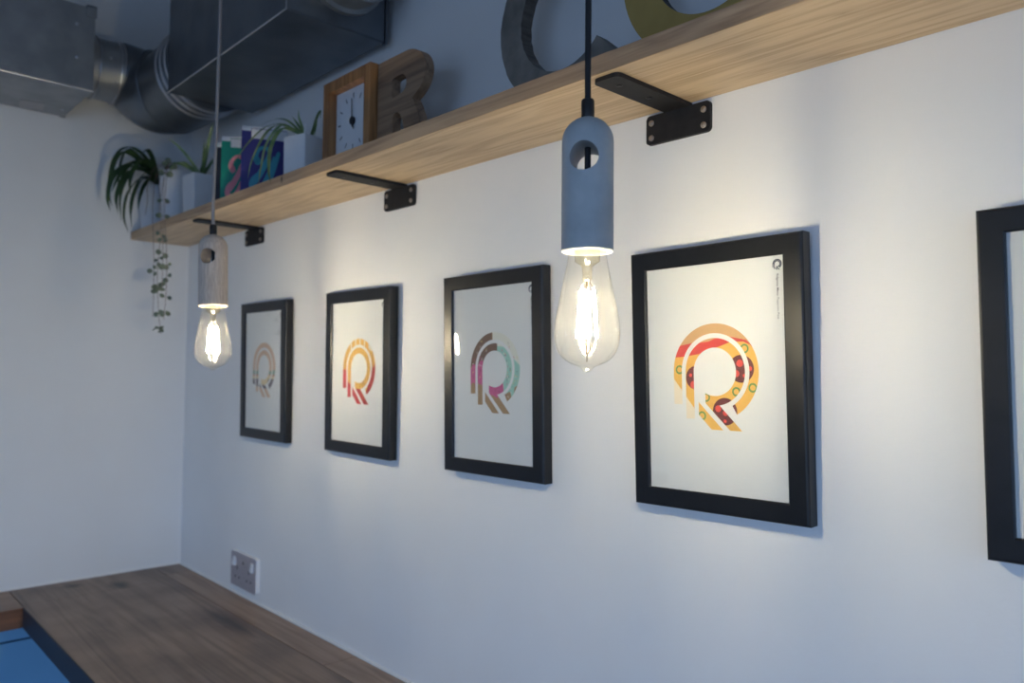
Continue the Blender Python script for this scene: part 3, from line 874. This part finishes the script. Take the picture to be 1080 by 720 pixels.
# ------------------------------------------------------------------ things on the shelf
# --- square clock
ck = thing('desk_clock', (1.0935, -0.105, ST), 'square golden oak desk clock with white dial, beside the wooden letter', 'clock')
w2, hh, rl = 0.0835, 0.170, 0.021
for (name, lp) in (('side', [(-w2, 0), (-w2 + rl, 0), (-w2 + rl, hh), (-w2, hh)]), ('side', [(w2 - rl, 0), (w2, 0), (w2, hh), (w2 - rl, hh)]),
                   ('top', [(-w2 + rl, hh - rl), (w2 - rl, hh - rl), (w2 - rl, hh), (-w2 + rl, hh)]), ('bottom', [(-w2 + rl, 0), (w2 - rl, 0), (w2 - rl, rl), (-w2 + rl, rl)])):
    mb = MB(); prism(mb, [ccw(lp)], -0.0155, 0.0155)
    mb.build('case_' + name, M['clock_oak'], ck, bevel=0.0008)
MB().box((-w2 + rl + 0.0002, 0.002, rl + 0.0002), (w2 - rl - 0.0002, 0.006, hh - rl - 0.0002)).build('dial', M['dial'], ck)
dc = Vector((0, 0.0012, hh / 2))
mk = MB()
for k in range(12):
    a = R(30 * k)
    d = Vector((math.sin(a), 0, math.cos(a)))
    sd = Vector((math.cos(a), 0, -math.sin(a)))
    wd = 0.0011 if k % 3 else 0.0013
    r0, r1_ = 0.044, 0.054
    mk.add([dc + d * r0 + sd * wd, dc + d * r1_ + sd * wd, dc + d * r1_ - sd * wd, dc + d * r0 - sd * wd], [(0, 1, 2, 3)])
mk.build('hour_marks', M['ink'], ck, smooth='flat_art')
def hand(name, ang, l, tail, wd, y):
    a = R(ang)
    d, sd = Vector((math.sin(a), 0, math.cos(a))), Vector((math.cos(a), 0, -math.sin(a)))
    c = Vector((0, y, hh / 2))
    mb = MB()
    q = [c - d * tail + sd * wd, c + d * l + sd * wd * 0.5, c + d * l - sd * wd * 0.5, c - d * tail - sd * wd]
    mb.add(q + [v + Vector((0, 0.0008, 0)) for v in q], [(0, 1, 2, 3), (7, 6, 5, 4), (0, 4, 5, 1), (1, 5, 6, 2), (2, 6, 7, 3), (3, 7, 4, 0)])
    mb.build(name, M['ink'], ck)
hand('minute_hand', -3, 0.043, 0.012, 0.0014, -0.002)
hand('hour_hand', 172, 0.016, 0.008, 0.0018, -0.0005)
MB().lathe([(0.0075, 0.0), (0.0075, 0.004), (0.0001, 0.0046)], 20).build('hub', M['ink'], ck, smooth=True, xf=Matrix.Translation((0, 0.0012, hh / 2)) @ Matrix.Rotation(R(90), 4, 'X'))

# --- wooden letter R
lr = thing('wooden_letter', (1.183, -0.09, ST), 'dark walnut block letter R standing right of the square clock', 'letter ornament')
W_, H_ = 0.143, 0.166
out = [(0, 0), (0, 1), (0.52, 1)]
out += [(0.60 + 0.40 * math.cos(R(a)), 0.735 + 0.265 * math.sin(R(a))) for a in range(90, -61, -10)]
out += [(0.74, 0.475), (0.80, 0.40), (0.87, 0.28), (0.93, 0.14), (0.99, 0.0), (0.66, 0.0), (0.60, 0.15), (0.54, 0.28), (0.49, 0.36), (0.44, 0.385), (0.37, 0.385), (0.34, 0.36), (0.33, 0.33), (0.33, 0)]
hol = [(0.31, 0.56), (0.31, 0.74), (0.33, 0.765), (0.44, 0.775)] + [(0.50 + 0.115 * math.cos(R(a)), 0.675 + 0.10 * math.sin(R(a))) for a in range(75, -91, -15)] + [(0.36, 0.555)]
mb = MB(); prism(mb, [[(x * W_, z * H_) for x, z in out], [(x * W_, z * H_) for x, z in hol]], -0.018, 0.0)
mb.build('letter_body', M['walnut'], lr)

# --- hammered steel letter C
lc = thing('metal_letter', (1.612, -0.062, ST), 'hammered grey steel letter C on the shelf behind the black cord', 'letter ornament')
ro, ri, zc = 0.130, 0.085, 0.130
rnd = random.Random(11)
o_ = [(x * (1 + rnd.uniform(-0.008, 0.008)), z) for x, z in arc(0, 0, ro, 42, 319, 60)]
i_ = [(x * (1 + rnd.uniform(-0.012, 0.012)), z) for x, z in arc(0, 0, ri, 319, 42, 60)]
o_ = [(x, max(z + zc, 0)) for x, z in o_]; i_ = [(x, z + zc) for x, z in i_]
mb = MB(); prism(mb, [o_ + i_], -0.019, 0.003, 0, 1)
mb.build('letter_body', [M['steel_letter'], M['steel_side']], lc)
# --- brass letter O
lo = thing('brass_letter', (1.8505, -0.062, ST), 'aged olive brass letter O on the shelf right of the black cord', 'letter ornament')
mb = MB(); prism(mb, [arc(0, 0.1302, 0.1302, 0, 360, 90)[:-1], arc(0, 0.1302, 0.081, 0, 360, 72)[:-1]], -0.018, 0.0, 0, 1)
mb.build('letter_body', [M['brass_letter'], M['letter_edge']], lo)

# --- booklets with script letters
def stroke(pts, wds, k=8):
    """a flat brush stroke through (u, v) points"""
    P3 = spline([(a, b, 0) for a, b in pts], k)
    W3 = spline([(a, 0, 0) for a in wds], k)
    L, Rr = [], []
    for i, p in enumerate(P3):
        t = (P3[min(i + 1, len(P3) - 1)] - P3[max(i - 1, 0)]).normalized()
        n = Vector((-t.y, t.x, 0))
        L.append(p + n * W3[i].x / 2); Rr.append(p - n * W3[i].x / 2)
    return L, Rr
def script_a(mb, w_, h_, y):
    # swash, round bowl, second stem with a tail: unit box u 0..1, v 0..1
    S_ = [([(0.30, 0.66), (0.24, 0.76), (0.34, 0.92), (0.52, 0.96), (0.60, 0.84), (0.50, 0.60), (0.34, 0.36), (0.20, 0.20)], [0.17, 0.14, 0.08, 0.08, 0.10, 0.14, 0.15, 0.14]),
          ([(0.36, 0.40), (0.20, 0.26), (0.16, 0.12), (0.28, 0.04), (0.44, 0.16), (0.60, 0.44), (0.76, 0.78)], [0.10, 0.15, 0.15, 0.12, 0.09, 0.08, 0.09]),
          ([(0.86, 0.86), (0.76, 0.60), (0.66, 0.34), (0.62, 0.16), (0.72, 0.06), (0.88, 0.14), (1.0, 0.34)], [0.10, 0.13, 0.14, 0.15, 0.13, 0.10, 0.07])]
    for j, (p, wd) in enumerate(S_):
        L, Rr = stroke(p, wd)
        yy = y - 0.00006 * j
        for i in range(len(L) - 1):
            mb.add([(q.x * w_[1] + w_[0], yy, q.y * h_[1] + h_[0]) for q in (L[i], L[i + 1], Rr[i + 1], Rr[i])], [(0, 1, 2, 3)])
        c = p[0]
        mb.add([(w_[0] + (c[0] + wd[0] / 2 * math.cos(R(a))) * w_[1], yy, h_[0] + (c[1] + wd[0] / 2 * 0.9 * math.sin(R(a))) * h_[1]) for a in range(0, 360, 20)], [tuple(range(18))])

def booklet(x, y, rz, wd, ht, th, cover, inkm, label, band, swap):
    t = thing('booklet', (x, y, ST), label, 'booklet', 'upright booklets between the plants on the shelf')
    t.rotation_euler = (0, 0, rz)
    MB().box((0, 0, 0), (wd, th, ht)).build('cover', cover, t, bevel=0.0012)
    MB().box((0.001, 0.001, ht + 0.0001), (wd - 0.001, th - 0.001, ht + 0.003)).build('page_block', M['pages'], t)
    MB().box((0.0008, -0.0004, ht - 0.008), (0.020, -0.0002, ht - 0.0006)).build('corner_tab', M['pages'], t)
    if band:
        MB().box((0.021, -0.0006, ht - band), (wd - 0.001, -0.0002, ht - 0.002)).build('cover_band', M['band'], t)
    if inkm:
        mb = MB()
        script_a(mb, (wd * swap, wd * 0.80), (0.006, ht * 0.70), -0.0009)
        mb.build('script_letter', inkm, t, smooth='flat_art')
RZ = math.atan2(0.906, 0.42)
booklet(0.566, -0.152, RZ - 0.05, 0.080, 0.141, 0.012, M['book_black'], None, 'black booklet half hidden behind the grey pendant cord and green booklet', 0, 0)
booklet(0.598, -0.152, RZ - 0.12, 0.090, 0.149, 0.014, M['book_green'], M['pink_ink'], 'teal green booklet with a pink script letter, left of the navy booklet', 0.022, 0.05)
booklet(0.707, -0.152, RZ + 0.02, 0.098, 0.150, 0.016, M['book_navy'], M['teal_ink'], 'navy booklet with a blue script letter, beside the small white planter', 0.024, 0.12)

# --- plants
def blade(mb, pts, wmax, taper=True, side=None, k=6, mi=0, fold=0.3):
    P3 = spline(pts, k)
    n = len(P3)
    wd = []
    for i in range(n):
        u = i / (n - 1)
        wd.append(wmax * (min(1, 0.45 + u * 2.2)) * (1 if u < 0.55 else max(0.05, 1 - ((u - 0.55) / 0.45) ** 1.7)))
    mb.ribbon(P3, wd, side, mi, fold)

def round_pot(t, r0, r1_, h, mt, wall=0.004):
    MB().lathe([(0.001, 0.0), (r0 - 0.004, 0.0), (r0, 0.004), (r1_, h - 0.003), (r1_ - 0.0015, h), (r1_ - wall, h - 0.001), (r1_ - wall - 0.001, h - 0.02), (0.001, h - 0.02)], 40).build('pot', mt, t, smooth=True)
    MB().lathe([(r1_ - wall - 0.0015, h - 0.0198), (r1_ * 0.5, h - 0.013), (0.001, h - 0.011)], 28, cap0=False).build('soil', M['soil'], t, smooth=True)
def square_pot(t, a, h, mt, rz, taper=0.9):
    mb = MB()
    o, b, i = a / 2, a / 2 * taper, a / 2 - 0.004
    q = lambda s, z: [(s * math.cos(rz + R(45 + 90 * k)) * 1.414, s * math.sin(rz + R(45 + 90 * k)) * 1.414, z) for k in range(4)]
    mb.add(q(b, 0) + q(o, h) + q(i, h) + q(i * 0.97, h - 0.016),
           [(3, 2, 1, 0)] + [(j * 4 + k, j * 4 + (k + 1) % 4, (j + 1) * 4 + (k + 1) % 4, (j + 1) * 4 + k) for j in range(3) for k in range(4)] + [(12, 13, 14, 15)])
    mb.build('pot', mt, t, bevel=0.0012)
    s = MB(); s.add(q(i * 0.965, h - 0.0158) + q(i * 0.5, h - 0.012), [(k, (k + 1) % 4, 4 + (k + 1) % 4, 4 + k) for k in range(4)] + [(4, 5, 6, 7)])
    s.build('soil', M['soil'], t)

zr = ST
# strap-leaved plant at the very end of the shelf (leaves flop over the front towards the room)
pa = thing('potted_plant', (0.058, -0.112, zr), 'dark strap-leaved plant at the far shelf end, leaves drooping over the front', 'potted plant')
round_pot(pa, 0.042, 0.050, 0.125, M['ceramic_shaded'])
def G(p): return (p[0] - 0.058, p[1] + 0.112, p[2] + Z0 - zr)
mb = MB()
c0 = (0.058, -0.112, 0.500)
LV = [[(0.062, -0.118, 0.54), (0.075, -0.155, 0.590), (0.09, -0.20, 0.607), (0.10, -0.238, 0.575), (0.105, -0.252, 0.50)],
      [(0.062, -0.118, 0.54), (0.07, -0.16, 0.578), (0.085, -0.205, 0.60), (0.09, -0.225, 0.55), (0.092, -0.228, 0.47)],
      [(0.064, -0.115, 0.54), (0.09, -0.15, 0.57), (0.11, -0.205, 0.56), (0.12, -0.25, 0.51), (0.125, -0.262, 0.45), (0.125, -0.255, 0.415)],
      [(0.064, -0.118, 0.53), (0.10, -0.16, 0.555), (0.13, -0.21, 0.525), (0.15, -0.238, 0.455), (0.155, -0.235, 0.385)],
      [(0.064, -0.118, 0.53), (0.10, -0.15, 0.545), (0.14, -0.19, 0.51), (0.16, -0.215, 0.44), (0.165, -0.212, 0.37)],
      [(0.060, -0.112, 0.53), (0.06, -0.16, 0.56), (0.065, -0.20, 0.535), (0.07, -0.225, 0.47), (0.072, -0.22, 0.42)],
      [(0.062, -0.112, 0.53), (0.09, -0.14, 0.535), (0.12, -0.17, 0.50), (0.15, -0.19, 0.455), (0.17, -0.198, 0.42)],
      [(0.058, -0.112, 0.53), (0.075, -0.135, 0.59), (0.10, -0.16, 0.605), (0.13, -0.185, 0.575), (0.15, -0.20, 0.53)],
      [(0.058, -0.112, 0.53), (0.05, -0.14, 0.57), (0.05, -0.18, 0.575), (0.055, -0.215, 0.53), (0.06, -0.235, 0.48)],
      [(0.062, -0.110, 0.53), (0.09, -0.10, 0.57), (0.12, -0.10, 0.565), (0.15, -0.11, 0.55)],
      [(0.066, -0.115, 0.52), (0.11, -0.17, 0.525), (0.15, -0.22, 0.47), (0.175, -0.236, 0.40), (0.18, -0.225, 0.355)],
      [(0.060, -0.118, 0.54), (0.08, -0.165, 0.575), (0.10, -0.215, 0.59), (0.112, -0.245, 0.555), (0.118, -0.258, 0.47), (0.12, -0.25, 0.43)],
      [(0.064, -0.115, 0.53), (0.09, -0.155, 0.55), (0.12, -0.20, 0.55), (0.14, -0.23, 0.515)],
      [(0.064, -0.115, 0.52), (0.10, -0.15, 0.53), (0.13, -0.185, 0.505), (0.145, -0.205, 0.455), (0.15, -0.21, 0.40)],
      [(0.060, -0.112, 0.53), (0.085, -0.14, 0.565), (0.11, -0.17, 0.575), (0.135, -0.20, 0.545), (0.15, -0.215, 0.50), (0.155, -0.215, 0.46)]]
for i, lv in enumerate(LV):
    full = [(c0[0], c0[1], c0[2] - 0.01)] + lv
    blade(mb, [G(p) for p in full], 0.0105 + 0.0025 * ((i * 7) % 3), side=((0.42, 0.9, 0.1), (0.7, 0.5, 0.5), (0.2, 0.9, 0.5))[i % 3])
mb.build('foliage', M['leaf_dark'], pa, smooth=True)

# tall white pot with trailing vines
pb = thing('potted_plant', (0.172, -0.100, zr), 'tall white tapered pot with thin vines trailing down below the shelf end', 'potted plant')
round_pot(pb, 0.038, 0.047, 0.150, M['ceramic'])
def Gb(p): return (p[0] - 0.172, p[1] + 0.100, p[2] + Z0 - zr)
rnd = random.Random(5)
VN = [[(0.175, -0.11, 0.525), (0.20, -0.150, 0.545), (0.215, -0.170, 0.50), (0.225, -0.174, 0.42), (0.235, -0.176, 0.34), (0.245, -0.178, 0.25), (0.262, -0.180, 0.13)],
      [(0.170, -0.11, 0.525), (0.215, -0.150, 0.540), (0.255, -0.170, 0.48), (0.27, -0.174, 0.41), (0.285, -0.176, 0.33), (0.29, -0.178, 0.24), (0.305, -0.180, 0.14), (0.315, -0.182, 0.085)],
      [(0.172, -0.11, 0.525), (0.235, -0.150, 0.535), (0.28, -0.170, 0.47), (0.30, -0.174, 0.40), (0.31, -0.176, 0.32), (0.315, -0.178, 0.26), (0.32, -0.18, 0.20)],
      [(0.178, -0.11, 0.525), (0.245, -0.148, 0.540), (0.30, -0.171, 0.47), (0.325, -0.176, 0.39), (0.34, -0.178, 0.30), (0.345, -0.180, 0.20), (0.35, -0.182, 0.12)],
      [(0.168, -0.11, 0.525), (0.170, -0.150, 0.55), (0.165, -0.170, 0.50), (0.16, -0.174, 0.45), (0.165, -0.176, 0.41)],
      [(0.178, -0.10, 0.525), (0.225, -0.135, 0.55), (0.26, -0.160, 0.51), (0.27, -0.172, 0.44), (0.275, -0.176, 0.39)]]
lf = MB()
for vi, v in enumerate(VN):
    P3 = spline([Gb((p[0] + (0.007 * math.sin(vi * 2.1 + 1.7 * q) if q > 1 else 0), p[1] - (0.004 * abs(math.cos(vi + q * 2.3)) if q > 1 else 0), p[2])) for q, p in enumerate(v)], 7)
    MB().tube(P3, 0.0007, 5).build('vine', M['vine'], pb)
    n = len(P3)
    i = 6
    while i < n - 1:
        p = P3[i]
        big = 1.0 if p.z > -0.03 else 0.75
        cluster = rnd.choice((0, 0, 0, 1)) if p.z > 0 else rnd.choice((0, 0, 1, 1))
        for sgn in ((-1, 1) if cluster else ()):
            a = rnd.uniform(-1.2, 0.5) if sgn > 0 else rnd.uniform(2.6, 4.3)
            s = rnd.uniform(0.006, 0.0095) * big
            fc = Vector((0.85 + rnd.uniform(-0.5, 0.5), -0.45 + rnd.uniform(-0.5, 0.5), rnd.uniform(-0.4, 0.4))).normalized()
            d = Vector((0.42 * math.cos(a), 0.906 * math.cos(a), math.sin(a)))
            d = (d - fc * d.dot(fc)).normalized()
            sd = fc.cross(d).normalized()
            up_l = sd.cross(d)
            c = p + d * (s + 0.003)
            ring_ = [c + d * s * 1.15 * math.cos(R(q)) * (1.0 if math.cos(R(q)) > 0 else 0.8) + sd * s * math.sin(R(q)) + up_l * 0.15 * s * abs(math.sin(R(q))) for q in range(0, 360, 36)]
            lf.add(ring_ + [p + up_l * 0.0004], [tuple(range(10)), (5, 10, 4)])
        i += rnd.choice((2, 3, 4, 5))
for (gx, gy, gz) in ((0.298, -0.180, 0.205), (0.318, -0.182, 0.096), (0.29, -0.18, 0.20)):
    for k in range(5):
        c = Vector(Gb((gx + rnd.uniform(-0.016, 0.016), gy + rnd.uniform(-0.012, 0.008), gz + rnd.uniform(-0.008, 0.008))))
        s = rnd.uniform(0.006, 0.010)
        d = Vector((rnd.uniform(-1, 1), rnd.uniform(-1, 1), rnd.uniform(-0.5, 0.3))).normalized()
        sd = d.orthogonal().normalized()
        lf.add([c + d * s * math.cos(R(q)) + sd * s * 0.9 * math.sin(R(q)) for q in range(0, 360, 36)], [tuple(range(10))])
lf.build('foliage', M['leaf_vine'], pb)

# square pot with a grassy spider plant
pc = thing('potted_plant', (0.318, -0.090, zr), 'white square planter of spiky grass-like leaves, left of the booklets', 'potted plant')
square_pot(pc, 0.070, 0.118, M['ceramic'], R(5))
def Gc(p): return (p[0] - 0.300, p[1] + 0.092, p[2] + Z0 - zr)
mb = MB()
for i, lv in enumerate([[(0.315, -0.10, 0.50), (0.30, -0.125, 0.545), (0.29, -0.15, 0.575), (0.285, -0.175, 0.59)],
                        [(0.30, -0.09, 0.50), (0.33, -0.09, 0.56), (0.345, -0.085, 0.61)],
                        [(0.30, -0.09, 0.50), (0.345, -0.10, 0.55), (0.375, -0.10, 0.60), (0.39, -0.10, 0.625)],
                        [(0.30, -0.09, 0.50), (0.27, -0.12, 0.53), (0.24, -0.145, 0.54), (0.20, -0.16, 0.535)],
                        [(0.30, -0.09, 0.50), (0.36, -0.11, 0.54), (0.40, -0.125, 0.57)],
                        [(0.30, -0.09, 0.50), (0.33, -0.07, 0.55), (0.35, -0.05, 0.59)],
                        [(0.30, -0.09, 0.50), (0.27, -0.08, 0.53), (0.25, -0.07, 0.545), (0.22, -0.07, 0.535)],
                        [(0.30, -0.09, 0.50), (0.31, -0.14, 0.53), (0.32, -0.17, 0.515), (0.325, -0.185, 0.48)]]):
    blade(mb, [Gc((0.300, -0.092, 0.475))] + [Gc(p) for p in lv], 0.008, side=(0.6, 0.7, 0.2))
mb.build('foliage', M['leaf_light'], pc, smooth=True)

# small planter by the clock with a spider plant
pd = thing('potted_plant', (0.915, -0.105, zr), 'small white angular planter with arching striped leaves, between booklet and clock', 'potted plant')
square_pot(pd, 0.064, 0.088, M['ceramic'], R(14), 0.97)
MB().box((0.012, -0.012, 0.072), (0.0165, -0.010, 0.114)).build('plant_marker', M['rocker'], pd)
def Gd(p): return (p[0] - 0.915, p[1] + 0.105, p[2] + Z0 - zr)
mb = MB()
for i, lv in enumerate([[(0.90, -0.115, 0.485), (0.86, -0.13, 0.51), (0.80, -0.14, 0.515), (0.74, -0.152, 0.49), (0.70, -0.166, 0.45)],
                        [(0.90, -0.115, 0.485), (0.87, -0.14, 0.505), (0.83, -0.155, 0.49), (0.80, -0.168, 0.44), (0.79, -0.172, 0.40)],
                        [(0.90, -0.115, 0.485), (0.885, -0.145, 0.50), (0.865, -0.168, 0.46), (0.855, -0.174, 0.41), (0.85, -0.176, 0.375)],
                        [(0.905, -0.115, 0.485), (0.90, -0.150, 0.49), (0.895, -0.172, 0.45), (0.90, -0.178, 0.40), (0.91, -0.178, 0.37)],
                        [(0.91, -0.105, 0.48), (0.905, -0.110, 0.50), (0.90, -0.115, 0.52), (0.905, -0.118, 0.535)],
                        [(0.91, -0.105, 0.48), (0.885, -0.11, 0.51), (0.865, -0.112, 0.53)],
                        [(0.925, -0.10, 0.48), (0.95, -0.10, 0.515), (0.97, -0.105, 0.52), (0.98, -0.11, 0.50)],
                        [(0.93, -0.10, 0.48), (0.97, -0.115, 0.50), (1.0, -0.13, 0.48), (1.01, -0.138, 0.45)],
                        [(0.905, -0.11, 0.485), (0.86, -0.12, 0.52), (0.82, -0.13, 0.53), (0.77, -0.14, 0.525)]]):
    blade(mb, [Gd((0.915, -0.105, 0.465))] + [Gd(p) for p in lv], 0.0052 if i != 3 else 0.009, side=(0.5, 0.7, 0.3))
mb.build('foliage', M['leaf_light'], pd, smooth=True)

# ------------------------------------------------------------------ double socket
so = thing('wall_socket', (0.455, 0, -0.514 + Z0), 'double switched wall socket low on the white wall just above the worktop', 'socket')
mb = MB(); prism(mb, [rrect(-0.073, -0.043, 0.073, 0.043, 0.006)], -0.0105, -0.0005, 0, 1)
mb.build('face_plate', [M['nickel'], M['rocker']], so)
for sx in (-1, 1):
    mb = MB()
    x0 = sx * 0.052
    mb.add([(x0 - 0.0075, -0.0105, 0.008), (x0 + 0.0075, -0.0105, 0.008), (x0 + 0.0075, -0.0105, 0.030), (x0 - 0.0075, -0.0105, 0.030),
            (x0 - 0.007, -0.0155, 0.0085), (x0 + 0.007, -0.0155, 0.0085), (x0 + 0.007, -0.0112, 0.0295), (x0 - 0.007, -0.0112, 0.0295)],
           [(3, 2, 1, 0), (4, 5, 6, 7), (0, 1, 5, 4), (1, 2, 6, 5), (2, 3, 7, 6), (3, 0, 4, 7)])
    mb.build('rocker_switch', M['rocker'], so)
    for (px_, pz_, ww, wh) in ((sx * 0.034, 0.004, 0.0022, 0.0042), (sx * 0.034 - 0.011, -0.019, 0.0034, 0.002), (sx * 0.034 + 0.011, -0.019, 0.0034, 0.002)):
        MB().box((px_ - ww, -0.0108, pz_ - wh), (px_ + ww, -0.0104, pz_ + wh)).build('pin_slot', M['hole'], so)
MB().lathe([(0.0035, 0), (0.003, 0.001), (0.0005, 0.0012)], 14).build('plate_screw', M['screw_dark'], so, smooth=True, xf=Matrix.Translation((0, -0.0104, 0.021)) @ Matrix.Rotation(R(90), 4, 'X'))
